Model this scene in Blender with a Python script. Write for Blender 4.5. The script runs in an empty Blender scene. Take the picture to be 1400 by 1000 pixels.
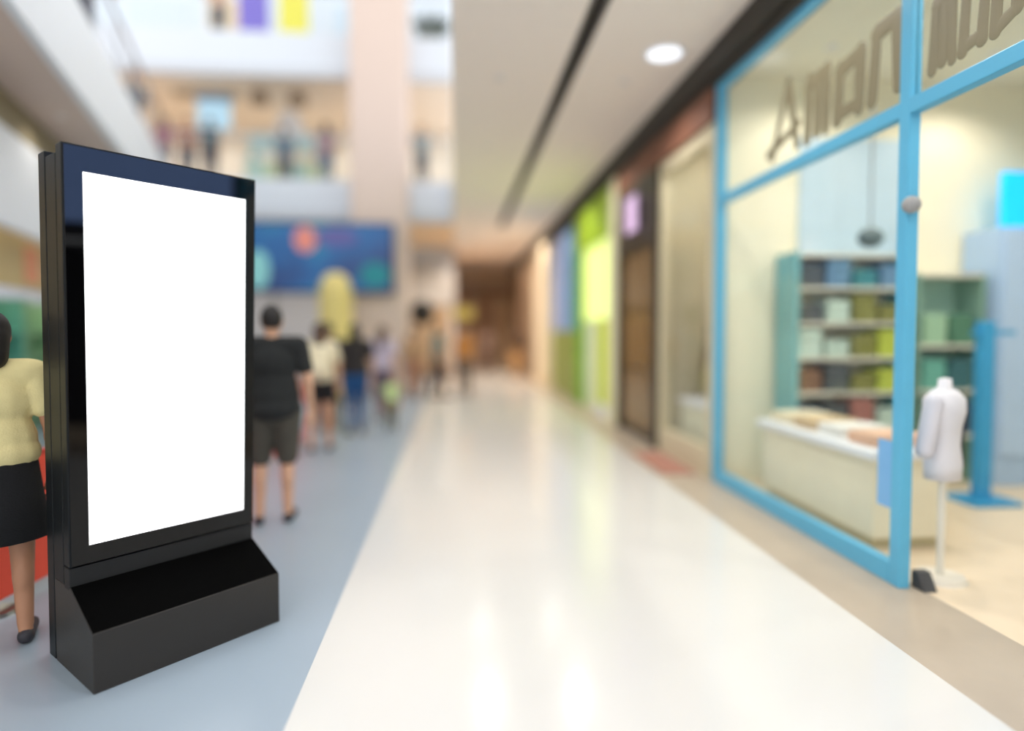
import bpy, bmesh, math, random
from mathutils import Vector, Matrix

random.seed(7)
scene = bpy.context.scene
COL = scene.collection

# ------------------------------------------------------------------ camera
FPX, CYP, PITCH, YAW, EYE = 860.0, 486.0, 0.0379, 0.0903, 1.53
cd = bpy.data.cameras.new('camera')
cam = bpy.data.objects.new('camera', cd)
COL.objects.link(cam)
cd.sensor_width = 36.0
cd.lens = FPX / 1400.0 * 36.0
cd.shift_y = (CYP - 500.0) / 1400.0
cd.clip_start = 0.05
cam.location = (0, 0, EYE)
cam.rotation_euler = (math.pi / 2 - PITCH, 0, -YAW)
cd.dof.use_dof = True
cd.dof.focus_distance = 2.92
cd.dof.aperture_fstop = 0.2
scene.camera = cam

# ------------------------------------------------------------------ world: skylit atrium, even white daylight
world = bpy.data.worlds.new('daylight')
scene.world = world
world.use_nodes = True
bg = world.node_tree.nodes['Background']
bg.inputs['Color'].default_value = (0.96, 0.98, 1.0, 1)
bg.inputs['Strength'].default_value = 1.08

vs = scene.view_settings
vs.view_transform = 'Standard'
vs.look = 'None'
vs.gamma = 1.0
vs.use_curve_mapping = False
vs.exposure = 0.7

# ------------------------------------------------------------------ helpers
def lin(c):
    return tuple(((v / 255.0) / 12.92 if v / 255.0 <= 0.04045 else ((v / 255.0 + 0.055) / 1.055) ** 2.4) for v in c)

MATS = {}
def mat(name, rgb, rough=0.5, metal=0.0, var=0.06, scale=6.0, emit=0.0, spec=0.5, bump=0.0, coat=0.0, ior=1.45):
    """Principled surface with a procedural tint and optional fine relief."""
    if name in MATS:
        return MATS[name]
    m = bpy.data.materials.new(name)
    m.use_nodes = True
    nt = m.node_tree
    b = nt.nodes['Principled BSDF']
    c = lin(rgb)
    tc = nt.nodes.new('ShaderNodeTexCoord')
    nz = nt.nodes.new('ShaderNodeTexNoise')
    nz.inputs['Scale'].default_value = scale
    nz.inputs['Detail'].default_value = 3.0
    nt.links.new(tc.outputs['Object'], nz.inputs['Vector'])
    mx = nt.nodes.new('ShaderNodeMix')
    mx.data_type = 'RGBA'
    mx.inputs[6].default_value = (*[v * (1 - var) for v in c], 1)
    mx.inputs[7].default_value = (*[min(1, v * (1 + var)) for v in c], 1)
    nt.links.new(nz.outputs['Fac'], mx.inputs[0])
    nt.links.new(mx.outputs[2], b.inputs['Base Color'])
    b.inputs['Roughness'].default_value = rough
    b.inputs['Metallic'].default_value = metal
    b.inputs['IOR'].default_value = ior
    b.inputs['Specular IOR Level'].default_value = spec
    b.inputs['Coat Weight'].default_value = coat
    if emit > 0:
        nt.links.new(mx.outputs[2], b.inputs['Emission Color'])
        b.inputs['Emission Strength'].default_value = emit
    if bump > 0:
        bp = nt.nodes.new('ShaderNodeBump')
        bp.inputs['Strength'].default_value = bump
        bp.inputs['Distance'].default_value = 0.01
        n2 = nt.nodes.new('ShaderNodeTexNoise')
        n2.inputs['Scale'].default_value = scale * 12
        nt.links.new(tc.outputs['Object'], n2.inputs['Vector'])
        nt.links.new(n2.outputs['Fac'], bp.inputs['Height'])
        nt.links.new(bp.outputs['Normal'], b.inputs['Normal'])
    MATS[name] = m
    return m

def glass_mat(name, tint=(1, 1, 1), ior=1.45):
    if name in MATS:
        return MATS[name]
    m = bpy.data.materials.new(name)
    m.use_nodes = True
    nt = m.node_tree
    nt.nodes.clear()
    out = nt.nodes.new('ShaderNodeOutputMaterial')
    mix = nt.nodes.new('ShaderNodeMixShader')
    tr = nt.nodes.new('ShaderNodeBsdfTransparent')
    gl = nt.nodes.new('ShaderNodeBsdfGlossy')
    fr = nt.nodes.new('ShaderNodeFresnel')
    fr.inputs['IOR'].default_value = ior
    tr.inputs['Color'].default_value = (*tint, 1)
    gl.inputs['Roughness'].default_value = 0.02
    geo = nt.nodes.new('ShaderNodeNewGeometry')
    inv = nt.nodes.new('ShaderNodeMath')
    inv.operation = 'SUBTRACT'
    inv.inputs[0].default_value = 1.0
    nt.links.new(geo.outputs['Backfacing'], inv.inputs[1])
    mul = nt.nodes.new('ShaderNodeMath')
    mul.operation = 'MULTIPLY'
    nt.links.new(fr.outputs['Fac'], mul.inputs[0])
    nt.links.new(inv.outputs[0], mul.inputs[1])
    nt.links.new(mul.outputs[0], mix.inputs['Fac'])
    nt.links.new(tr.outputs['BSDF'], mix.inputs[1])
    nt.links.new(gl.outputs['BSDF'], mix.inputs[2])
    nt.links.new(mix.outputs['Shader'], out.inputs['Surface'])
    MATS[name] = m
    return m

XF = {}
def base_matrix(loc, rotz):
    return Matrix.Translation(Vector(loc)) @ Matrix.Rotation(rotz, 4, 'Z')

def thing(name, label, cat, loc=(0, 0, 0), rotz=0.0, group=None):
    o = bpy.data.objects.new(name, None)
    o.empty_display_size = 0.1
    COL.objects.link(o)
    o.location = loc
    o.rotation_euler = (0, 0, rotz)
    o['label'] = label
    o['category'] = cat
    if group:
        o['group'] = group
    XF[o.name] = base_matrix(loc, rotz)
    return o

def obj(name, bm, material, parent=None, smooth=False, local=False, label=None):
    """Link one bmesh as one object. Coordinates are world unless local=True (then in the parent's own frame)."""
    bmesh.ops.recalc_face_normals(bm, faces=bm.faces)
    me = bpy.data.meshes.new(name)
    bm.to_mesh(me)
    bm.free()
    me.materials.append(material)
    if smooth:
        me.polygons.foreach_set('use_smooth', [True] * len(me.polygons))
    o = bpy.data.objects.new(name, me)
    COL.objects.link(o)
    if parent is not None:
        root = parent
        while root.parent is not None:
            root = root.parent
        if not local and root.name in XF:
            me.transform(XF[root.name].inverted())
        o.parent = parent
    if label:
        o['label'] = label
    return o

def single(name, bm, material, label, cat, group=None, smooth=False):
    """A thing made of one mesh; origin moved to its base centre."""
    o = obj(name, bm, material, smooth=smooth)
    me = o.data
    xs = [v.co for v in me.vertices]
    lo = Vector((min(v.x for v in xs), min(v.y for v in xs), min(v.z for v in xs)))
    hi = Vector((max(v.x for v in xs), max(v.y for v in xs), max(v.z for v in xs)))
    b = Vector(((lo.x + hi.x) / 2, (lo.y + hi.y) / 2, lo.z))
    me.transform(Matrix.Translation(-b))
    o.location = b
    o['label'] = label
    o['category'] = cat
    if group:
        o['group'] = group
    return o

def struct(name, bm, material, parent=None, smooth=False):
    o = obj(name, bm, material, parent, smooth)
    if parent is None:
        o['kind'] = 'structure'
    return o

def new():
    return bmesh.new()

def box(bm, x0, x1, y0, y1, z0, z1, bev=0.0, M=None):
    r = bmesh.ops.create_cube(bm, size=1.0)
    vs_ = r['verts']
    S = Matrix.Diagonal((x1 - x0, y1 - y0, z1 - z0, 1.0))
    T = Matrix.Translation(((x0 + x1) / 2, (y0 + y1) / 2, (z0 + z1) / 2))
    bmesh.ops.transform(bm, matrix=T @ S, verts=vs_)
    if bev > 0:
        es = list({e for v in vs_ for e in v.link_edges})
        rb = bmesh.ops.bevel(bm, geom=es, offset=bev, segments=2, affect='EDGES', profile=0.6)
        vs_ = list({v for v in rb['verts']} | {v for v in vs_ if v.is_valid})
    if M is not None:
        bmesh.ops.transform(bm, matrix=M, verts=[v for v in vs_ if v.is_valid])
    return bm

def bx(*a, **k):
    return box(new(), *a, **k)

def cyl(bm, x, y, z0, z1, r0, r1=None, seg=20):
    r1 = r0 if r1 is None else r1
    r = bmesh.ops.create_cone(bm, cap_ends=True, segments=seg, radius1=r0, radius2=r1, depth=z1 - z0)
    bmesh.ops.translate(bm, vec=(x, y, (z0 + z1) / 2), verts=r['verts'])
    return bm

def ell(bm, c, r, seg=14, rings=9, M=None):
    q = bmesh.ops.create_uvsphere(bm, u_segments=seg, v_segments=rings, radius=1.0)
    T = Matrix.Translation(Vector(c))
    if M is not None:
        T = T @ M
    bmesh.ops.transform(bm, matrix=T @ Matrix.Diagonal((r[0], r[1], r[2], 1)), verts=q['verts'])
    return bm

def cap(bm, a, b, ra, rb, seg=10):
    """Tapered capsule from a to b."""
    a, b = Vector(a), Vector(b)
    d = b - a
    L = max(d.length, 1e-4)
    zq = Vector((0, 0, 1)).rotation_difference(d / L).to_matrix().to_4x4()
    T = Matrix.Translation(a) @ zq
    prof = []
    for i in range(4):
        t = -math.pi / 2 + i * math.pi / 8
        prof.append((ra * math.cos(t), ra * math.sin(t)))
    for i in range(3):
        f = i / 2
        prof.append((ra + (rb - ra) * f, L * f))
    for i in range(1, 5):
        t = i * math.pi / 8
        prof.append((rb * math.cos(t), L + rb * math.sin(t)))
    loops = []
    for (r, z) in prof:
        if r < 1e-4:
            loops.append([bm.verts.new(T @ Vector((0, 0, z)))])
        else:
            loops.append([bm.verts.new(T @ Vector((r * math.cos(2 * math.pi * k / seg), r * math.sin(2 * math.pi * k / seg), z))) for k in range(seg)])
    for l0, l1 in zip(loops, loops[1:]):
        for k in range(seg):
            k2 = (k + 1) % seg
            if len(l0) == 1:
                bm.faces.new((l0[0], l1[k2], l1[k]))
            elif len(l1) == 1:
                bm.faces.new((l0[k], l0[k2], l1[0]))
            else:
                bm.faces.new((l0[k], l0[k2], l1[k2], l1[k]))
    return bm

def prism(bm, pts, h0, h1, fn):
    """Extrude polygon pts (2-D); fn(u, v, w) turns polygon coords + height into a 3-D point."""
    lo = [bm.verts.new(fn(u, v, h0)) for u, v in pts]
    hi = [bm.verts.new(fn(u, v, h1)) for u, v in pts]
    bm.faces.new(lo)
    bm.faces.new(list(reversed(hi)))
    n = len(pts)
    for i in range(n):
        j = (i + 1) % n
        bm.faces.new((lo[i], hi[i], hi[j], lo[j]))
    return bm

def lathe(bm, prof, c=(0, 0, 0), seg=20, sx=1.0, sy=1.0):
    loops = []
    for r, z in prof:
        loops.append([bm.verts.new((c[0] + sx * r * math.cos(2 * math.pi * k / seg), c[1] + sy * r * math.sin(2 * math.pi * k / seg), c[2] + z)) for k in range(seg)])
    for l0, l1 in zip(loops, loops[1:]):
        for k in range(seg):
            bm.faces.new((l0[k], l0[(k + 1) % seg], l1[(k + 1) % seg], l1[k]))
    bm.faces.new(list(reversed(loops[0])))
    bm.faces.new(loops[-1])
    return bm

# ------------------------------------------------------------------ materials
M_white_floor = mat('polished_white_floor', (213, 211, 206), rough=0.16, var=0.015, scale=1.5, ior=1.5)
M_grey_floor = mat('blue_grey_floor', (152, 166, 178), rough=0.3, var=0.04, scale=1.2)
M_border = mat('tan_stone_border', (178, 164, 146), rough=0.35, var=0.12, scale=3)
M_ceiling = mat('cream_ceiling', (250, 238, 228), rough=0.8, var=0.02)
M_slot = mat('dark_slot', (96, 90, 86), rough=0.7)
M_white = mat('white_paint', (232, 235, 240), rough=0.5, var=0.02)
M_pink = mat('pink_plaster', (212, 192, 180), rough=0.75, var=0.03)
M_cream = mat('cream_wall', (222, 214, 202), rough=0.75, var=0.04)
M_peach = mat('peach_wall', (236, 204, 168), rough=0.75, var=0.05)
M_tan = mat('tan_wall', (206, 182, 158), rough=0.7, var=0.1, scale=2)
M_brown = mat('brown_panel', (150, 124, 104), rough=0.6, var=0.15, scale=3)
M_dark = mat('dark_cornice', (52, 48, 42), rough=0.6, var=0.1)
M_rust = mat('rust_fascia', (128, 84, 64), rough=0.6, var=0.12)
M_blue = mat('sky_blue_frame', (92, 176, 212), rough=0.35, var=0.05)
M_glass = glass_mat('clear_glass', (0.97, 0.985, 0.98))
M_black = mat('satin_black', (14, 14, 15), rough=0.5, var=0.1, spec=0.3)
M_steel = mat('brushed_steel', (170, 172, 175), rough=0.3, metal=1.0)
M_lamp = mat('lit_diffuser', (250, 250, 255), emit=9.0)
M_warm = mat('warm_diffuser', (255, 214, 168), emit=5.0)
M_gal = mat('warm_fill_glow', (255, 238, 214), emit=9.0)

# ------------------------------------------------------------------ setting: floors and ceiling
WX = 2.65                                     # plane of the right-hand shopfronts
struct('floor_grey', bx(-16, -0.66, -8, 30, -0.1, 0), M_grey_floor)
struct('floor_white', bx(-0.66, 2.13, -8, 30, -0.1, 0), M_white_floor)
struct('floor_border', bx(2.13, WX + 0.1, -8, 30, -0.1, 0), M_border)
struct('floor_shops', bx(WX + 0.1, 8, -8, 30, -0.1, 0), mat('peach_shop_floor', (232, 212, 184), rough=0.35, var=0.04))

CZ = 4.32
cb = new()
box(cb, -0.02, 1.15, -8, 30, CZ, CZ + 0.3)
box(cb, 1.32, WX + 0.1, -8, 30, CZ, CZ + 0.3)
box(cb, 1.15, 1.32, -8, 0.5, CZ, CZ + 0.3)
box(cb, 1.15, 1.32, 17.0, 30, CZ, CZ + 0.3)
box(cb, 1.15, 1.32, 0.5, 17.0, CZ + 0.25, CZ + 0.3)
ceil = struct('ceiling', cb, M_ceiling)
slot = thing('linear_air_diffuser', 'long dark grey air slot running down the cream ceiling', 'air vent', (1.235, 8.7, CZ))
sb = new()
box(sb, 1.15, 1.32, 0.5, 17.0, CZ + 0.1, CZ + 0.25)
obj('duct', sb, M_slot, slot)
for k in range(2):
    xx = 1.15 if k == 0 else 1.295
    obj('edge_trim', bx(xx, xx + 0.025, 0.5, 17.0, CZ - 0.006, CZ + 0.1), mat('grey_trim', (120, 114, 110), rough=0.5), slot)
obj('blade', bx(1.229, 1.241, 0.5, 17.0, CZ + 0.01, CZ + 0.1), M_slot, slot)

def downlight(x, y, z, r, label, material, group=None):
    t = thing('downlight', label, 'ceiling light', (x, y, z), 0, group)
    lathe_b = lathe(new(), [(r * 1.0, -0.012), (r * 1.18, -0.012), (r * 1.2, 0.0), (r * 1.0, 0.004)], (x, y, z), 28)
    obj('trim_ring', lathe_b, M_white, t, smooth=False)
    obj('diffuser', cyl(new(), x, y, z - 0.02, z - 0.011, r * 0.98, seg=28), material, t)
    return t

downlight(2.1, 6.25, CZ, 0.17, 'round white downlight beside the dark cornice', mat('soft_diffuser', (236, 240, 250), emit=0.75))
M_spot = mat('dim_lens', (226, 218, 208), rough=0.3)
def spotlight(x, y, z, energy, color, label, group, cone=140):
    """Small recessed ceiling fixture with its own beam, added as fill light."""
    t = downlight(x, y, z, 0.045, label, M_spot, group)
    ld = bpy.data.lights.new('fill_spot_beam', 'SPOT')
    ld.energy = energy
    ld.color = color
    ld.spot_size = math.radians(cone)
    ld.spot_blend = 0.6
    ld.shadow_soft_size = 0.05
    lo_ = bpy.data.objects.new('fill_spot_beam', ld)
    COL.objects.link(lo_)
    lo_.parent = t
    lo_.location = (0, 0, -0.03)
for row in (0.5, 1.9):  # fill lamps added to brighten the corridor floor and ceiling
    for k in range(11):
        yy = -3.4 + 2.6 * k
        spotlight(row, yy, CZ, 58 if yy < 15 else 130, (1.0, 0.955, 0.9) if yy < 15 else (1.0, 0.9, 0.78), 'added fill spotlight in the cream corridor ceiling', 'added fill spotlights of the corridor')

# ------------------------------------------------------------------ atrium: slabs, parapets, column, back walls
def wing_x(y, off=0.0):
    return -3.75 - 0.304 * (y - 5.92) - off
struct('wall_far', bx(-0.6, 8, 28.0, 28.2, 0, CZ), M_tan)
struct('wall_back_ground', bx(-16, -0.02, 21.0, 21.2, 0, 4.3), mat('pale_blue_grey_wall', (196, 200, 210), rough=0.7))
struct('ceiling_gallery', bx(-16, -0.02, 16.12, 24.0, 4.3, 5.22), M_peach)
struct('wall_gallery', bx(-16, -0.02, 20.0, 20.2, 5.22, 7.75), M_cream)
struct('ceiling_upper_gallery', bx(-16, -0.02, 16.12, 24.0, 7.75, 8.75), mat('cream_soffit', (232, 224, 212), rough=0.8))
struct('wall_upper_gallery', bx(-16, -0.02, 19.0, 19.2, 8.75, 12.5), mat('cool_white_wall', (214, 222, 234), rough=0.7))
struct('wall_corridor_side', bx(-0.05, 0.0, 21.2, 28.0, 0, CZ), M_peach)

def parapet(name, x0, x1, z0, z1, label):
    t = thing(name, label, 'balcony', ((x0 + x1) / 2, 16.1, z0))
    for (a, b_) in ((x0, -2.44), (-1.14, x1)):      # either side of the pink column
        obj('panel', bx(a, b_, 16.0, 16.12, z0 + 0.22, z1), mat('parapet_white', (210, 216, 224), rough=.5, var=.02), t)
        obj('slab_edge', bx(a, b_, 15.94, 16.12, z0, z0 + 0.22), mat('pale_grey_edge', (196, 200, 206), rough=0.6), t)
        n = max(1, round((b_ - a) / 1.4))
        w = (b_ - a) / n
        for k in range(n):
            obj('glass_pane', bx(a + k * w + .012, a + (k + 1) * w - .012, 16.05, 16.065, z1 - .02, z1 + 1.0), M_glass, t)
        obj('handrail', bx(a, b_, 16.03, 16.085, z1 + 1.0, z1 + 1.04), M_steel, t)
    return t
parapet('balcony_parapet', -6.72, -0.04, 4.26, 5.27, 'white first gallery parapet above the blue video screen')
parapet('balcony_parapet', -16, -0.04, 7.72, 8.8, 'white upper gallery parapet with grey slab edge, highest one')

# wing: the balcony that runs towards the viewer on the left
Y0, Y1 = 0.5, 15.9
def quad_prism(off0, off1, ya, yb, z0, z1):
    return prism(new(), [(wing_x(ya, off0), ya), (wing_x(yb, off0), yb), (wing_x(yb, off1), yb), (wing_x(ya, off1), ya)], z0, z1, lambda u, v, w: (u, v, w))
struct('ceiling_wing', quad_prism(0.1, 5.0, Y0, Y1, 4.3, 5.33), M_pink)
wp = thing('balcony_parapet', 'white slanting side balcony parapet over the left shop', 'balcony', (wing_x(8), 8, 4.3))
obj('panel', quad_prism(0.0, 0.1, Y0, Y1, 4.3, 5.38), M_white, wp)
for k in range(12):
    obj('rail_post', quad_prism(0.03, 0.06, Y0 + 1.39 * k, Y0 + 1.39 * k + .03, 5.36, 6.32), M_steel, wp)
for zz in (5.65, 5.95):
    obj('mid_rail', quad_prism(0.038, 0.052, Y0, Y1, zz, zz + .014), M_steel, wp)
obj('handrail', quad_prism(0.02, 0.075, Y0, Y1, 6.32, 6.36), M_steel, wp)

# shop below the wing
SH = 0.78
struct('wall_left_shop', quad_prism(4.2, 4.3, Y0, Y1, 0, 4.3), mat('warm_cream_wall', (236, 220, 190), rough=0.7))
fs = thing('shop_fascia', 'white sign fascia with olive painted shade strip on top on the left shop', 'shop sign', (wing_x(8, SH), 8, 2.74))
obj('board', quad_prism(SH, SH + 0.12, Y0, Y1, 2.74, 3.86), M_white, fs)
obj('shade_band', quad_prism(SH + 0.03, SH + 0.12, Y0, Y1, 3.86, 4.3), mat('olive_shade', (142, 130, 102), rough=0.6), fs)  # olive strip stands for the shadow line between fascia and ceiling
for k, yy in enumerate((1.2, 11.2, 15.4)):
    t = obj('shop_post', quad_prism(SH, SH + 0.2, yy, yy + 0.3, 0, 2.76), M_white)
    t['kind'] = 'structure'

# pink column
pc = new()
box(pc, -2.46, -1.12, 15.2, 16.5, 0, 12.5, bev=0.12)
col = struct('column_pink', pc, M_pink)
# corridor-edge slab above the ceiling (gallery over the walkway)
struct('parapet_walkway', bx(-0.02, 0.08, -8, 30, CZ + 0.3, 5.4), M_white)

# ------------------------------------------------------------------ cornice and fascias on the right
co = thing('cornice_beam', 'long dark brown cornice beam between ceiling and shopfronts', 'cornice', (2.6, 12, 4.04))
obj('beam', bx(2.5, 2.78, -2.0, 28, 4.06, CZ), M_dark, co)
obj('lower_lip', bx(2.57, 2.78, -2.0, 28, 4.0, 4.06), mat('dark_lip', (70, 64, 56), rough=0.6), co)
fa = single('rust_fascia_board', bx(2.58, 2.74, 6.24, 9.92, 3.66, 4.0), M_rust, 'rust brown fascia board under the dark cornice above the dark display case', 'fascia')

# ------------------------------------------------------------------ blue-framed shop
SY0, SY1 = 2.4, 6.2
shopfront = thing('shopfront_window', 'sky blue framed glass shopfront of the bright clothes shop', 'shopfront', (WX + 0.05, 4.8, 0))
F0, F1 = 2.62, 2.69
def post(y0, y1, z0=0.0, z1=4.0):
    obj('post', bx(F0, F1, y0, y1, z0, z1, bev=0.006), M_blue, shopfront)
def rail(y0, y1, z0, z1):
    obj('rail', bx(F0, F1, y0, y1, z0, z1, bev=0.006), M_blue, shopfront)
post(6.08, 6.2)
post(3.46, 3.55)
post(2.4, 2.48)
rail(3.55, 6.08, 0.0, 0.13)
rail(3.55, 6.08, 2.79, 2.88)
rail(2.48, 3.46, 2.79, 2.88)
rail(2.48, 6.08, 3.93, 4.0)
for (a, b, c, d) in ((3.55, 6.08, 0.13, 2.79), (3.55, 6.08, 2.88, 3.93), (2.48, 3.46, 2.88, 3.93)):
    obj('pane', bx(F0 + 0.03, F0 + 0.042, a, b, c, d), M_glass, shopfront)
# small parts on the frame
obj('door_sensor', ell(new(), (2.62, 3.43, 2.26), (0.05, 0.05, 0.05)), mat('grey_plastic', (150, 150, 150)), shopfront)
single('wall_sticker', bx(2.642, 2.651, 3.56, 3.7, 0.45, 0.86), mat('pale_blue_sticker', (120, 178, 226), rough=0.4), 'pale blue sticker low on the glass beside the blue door post', 'sticker')

# the painted lettering on the upper panes (strokes too soft to read)
lt = thing('window_lettering', 'big brown script letters across the upper panes of the blue shopfront', 'lettering', (2.63, 4.2, 2.9))
M_let = mat('brown_vinyl', (132, 124, 98), rough=0.5)
def stroke(name, y0, z0, y1, z1, r):
    """Flattened round brush stroke on the glass plane, y runs towards the viewer."""
    b = cap(new(), (0, y0, z0), (0, y1, z1), r * 1.25, r * 1.05, 12)
    bmesh.ops.transform(b, matrix=Matrix.Translation((2.647, 0, 0)) @ Matrix.Diagonal((.12, 1, 1, 1)), verts=list(b.verts))
    return b
def letter(strokes):
    b = new()
    for s in strokes:
        t = stroke('s', *s)
        me = bpy.data.meshes.new('tmp')
        t.to_mesh(me)
        t.free()
        b.from_mesh(me)
        bpy.data.meshes.remove(me)
    obj('letter', b, M_let, lt)
letter([(5.1, 2.98, 4.86, 3.5, .035), (4.86, 3.5, 4.72, 2.98, .04), (5.16, 3.02, 4.7, 3.14, .035)])
letter([(4.58, 2.98, 4.56, 3.42, .045), (4.56, 3.38, 4.34, 3.4, .05), (4.34, 3.4, 4.34, 2.98, .045), (4.45, 3.0, 4.45, 3.36, .045)])
letter([(4.2, 3.0, 4.18, 3.34, .05), (4.18, 3.32, 3.96, 3.36, .05), (3.96, 3.36, 3.97, 3.0, .05), (4.19, 3.02, 3.98, 3.04, .04)])
letter([(3.84, 3.0, 3.8, 3.42, .045), (3.8, 3.4, 3.62, 3.42, .05), (3.62, 3.42, 3.6, 3.0, .045)])
letter([(3.33, 2.98, 3.31, 3.34, .03), (3.31, 3.32, 3.2, 3.34, .03), (3.2, 3.34, 3.19, 2.98, .03), (3.26, 3.0, 3.25, 3.3, .03)])
letter([(3.12, 2.99, 3.1, 3.3, .03), (3.1, 3.28, 3.0, 3.3, .03), (3.0, 3.0, 2.98, 3.3, .03), (3.11, 3.01, 3.0, 3.03, .03)])
letter([(2.92, 3.0, 2.9, 3.46, .03), (2.9, 3.02, 2.8, 3.06, .03), (2.8, 3.06, 2.79, 3.4, .03)])

# shell of the shop
struct('wall_shop_partition', bx(2.75, 7.0, 6.2, 6.3, 0, 4.1), mat('shop_cream', (240, 232, 206), rough=0.7, var=0.03))
struct('wall_shop_back', bx(7.0, 7.1, 2.2, 6.3, 0, 4.1), mat('shop_mint', (214, 228, 224), rough=0.7))
wn = bx(2.655, 2.78, 2.3, 2.4, 0, 4.0)
box(wn, 2.78, 7.0, 2.3, 2.4, 0, 4.1)
struct('wall_shop_near', wn, M_white)
struct('ceiling_shop', bx(2.78, 7.0, 2.3, 6.3, 4.1, 4.2), mat('shop_ceiling', (236, 228, 206), rough=0.8))
def ceiling_panel(x, y, z, sx, sy, label, material=M_lamp, group=None):
    t = thing('ceiling_fill_panel', label, 'ceiling light', (x, y, z), 0, group)
    obj('frame', bx(x - sx - .03, x + sx + .03, y - sy - .03, y + sy + .03, z - 0.03, z), M_white, t)
    obj('diffuser', bx(x - sx, x + sx, y - sy, y + sy, z - 0.036, z - 0.03), material, t)
for xx in (3.4, 5.0):  # fill lamps added to brighten the shop inside
    for yy in (3.0, 4.4, 5.5):
        spotlight(xx, yy, 4.1, 46, (1.0, 0.96, 0.88), 'added fill spotlight inside the blue-framed shop', 'added fill spotlights of the blue-framed shop', 150)

# pale-blue wall panel above the shelving, round clock
single('wall_board', bx(3.5, 4.72, 6.17, 6.2, 2.3, 3.5), mat('pale_blue_board', (188, 208, 222), rough=0.5), 'pale blue board on the shop wall above the shelving', 'wall board')
ck = thing('spot_lamp', 'dark oval hanging spot lamp in front of the shelving', 'spot lamp', (3.67, 5.3, 2.27))
obj('shade', ell(new(), (3.67, 5.3, 2.36), (0.115, 0.09, 0.09)), mat('slate_lamp', (96, 110, 112)), ck, smooth=True)
obj('rod', cyl(new(), 3.67, 5.3, 2.41, 4.1, 0.01, seg=8), M_steel, ck)

# shelving unit against the partition wall
su = thing('shelving_unit', 'tall teal edged shelving unit full of folded clothes', 'shelf', (3.86, 5.99, 0))
M_teal = mat('teal_edge', (128, 186, 190), rough=0.5)
M_shelf = mat('pale_shelf', (226, 222, 206), rough=0.5)
SX0, SX1, SB0, SB1 = 3.3, 4.42, 5.79, 6.17
obj('side_panel', bx(SX0 - .04, SX0, SB0, SB1, 0.0, 2.3), M_teal, su)
obj('side_panel', bx(SX1, SX1 + .04, SB0, SB1, 0.0, 2.3), M_teal, su)
obj('back_panel', bx(SX0, SX1, SB1 - .02, SB1, 0.0, 2.3), M_shelf, su)
shelf_z = [0.6, 0.94, 1.28, 1.62, 1.96, 2.28]
for z in shelf_z:
    obj('shelf_board', bx(SX0, SX1, SB0, SB1 - .02, z - .03, z), M_shelf, su)
cols = [('dark grey', (86, 92, 96)), ('olive', (134, 134, 74)), ('steel blue', (110, 146, 178)), ('lime', (188, 200, 84)), ('pale mint', (196, 216, 204)), ('teal', (74, 140, 148)), ('brown', (134, 104, 84)), ('dusty red', (168, 112, 102))]
def folded(x, y, z, w, d, h, cname, rgb, where, group):
    t = thing('folded_clothes', '%s folded clothes pile %s' % (cname, where), 'clothes', (x, y, z), 0, group)
    n = 3
    for k in range(n):
        jx = random.uniform(-.01, .01)
        obj('garment', bx(x - w / 2 + jx, x + w / 2 + jx, y - d / 2, y + d / 2, z + h * k / n - 0.001, z + h * (k + 1) / n, bev=min(h / n * 0.4, .018)), mat('cloth_' + cname.replace(' ', '_'), rgb, rough=0.9, var=0.12, bump=0.2), t)
order = [[2, 0, 7, 4], [6, 0, 1, 3], [4, 4, 1, 3], [0, 4, 1, 1], [0, 2, 5, 2]]
names_row = ['lowest', 'second', 'third', 'fourth', 'top']
for r in range(5):
    for c in range(4):
        cn, rgb = cols[order[r][c]]
        x = SX0 + 0.14 + c * 0.275
        folded(x, 5.96, shelf_z[r], 0.23, 0.3, 0.17 + 0.05 * ((r + c) % 3), cn, rgb, 'on the %s teal edged shelf, %s one along' % (names_row[r], ['first', 'second', 'third', 'last'][c]), 'folded clothes on the teal edged unit')

# low display plinth with clothes
dp = thing('display_table', 'low white display plinth behind the shop window', 'display table', (3.3, 5.0, 0))
obj('top', bx(2.85, 3.5, 4.05, 5.72, 0.64, 0.7, bev=.006), M_white, dp)
obj('body', bx(2.9, 3.45, 4.1, 5.67, 0.08, 0.64), mat('cream_plinth', (238, 230, 204), rough=0.6), dp)
obj('kick_base', bx(2.94, 3.41, 4.14, 5.63, 0, 0.08), mat('plinth_kick', (196, 186, 150)), dp)
for k, (yy, cn, rgb) in enumerate(((4.35, 'peach', (224, 184, 156)), (4.74, 'white', (232, 230, 224)), (5.12, 'tan', (206, 180, 142)), (5.5, 'cream', (234, 222, 192)))):
    folded(3.17, yy, 0.7, 0.42, 0.3, 0.09, cn, rgb, 'on the low white plinth', 'folded clothes on the plinth')

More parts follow.
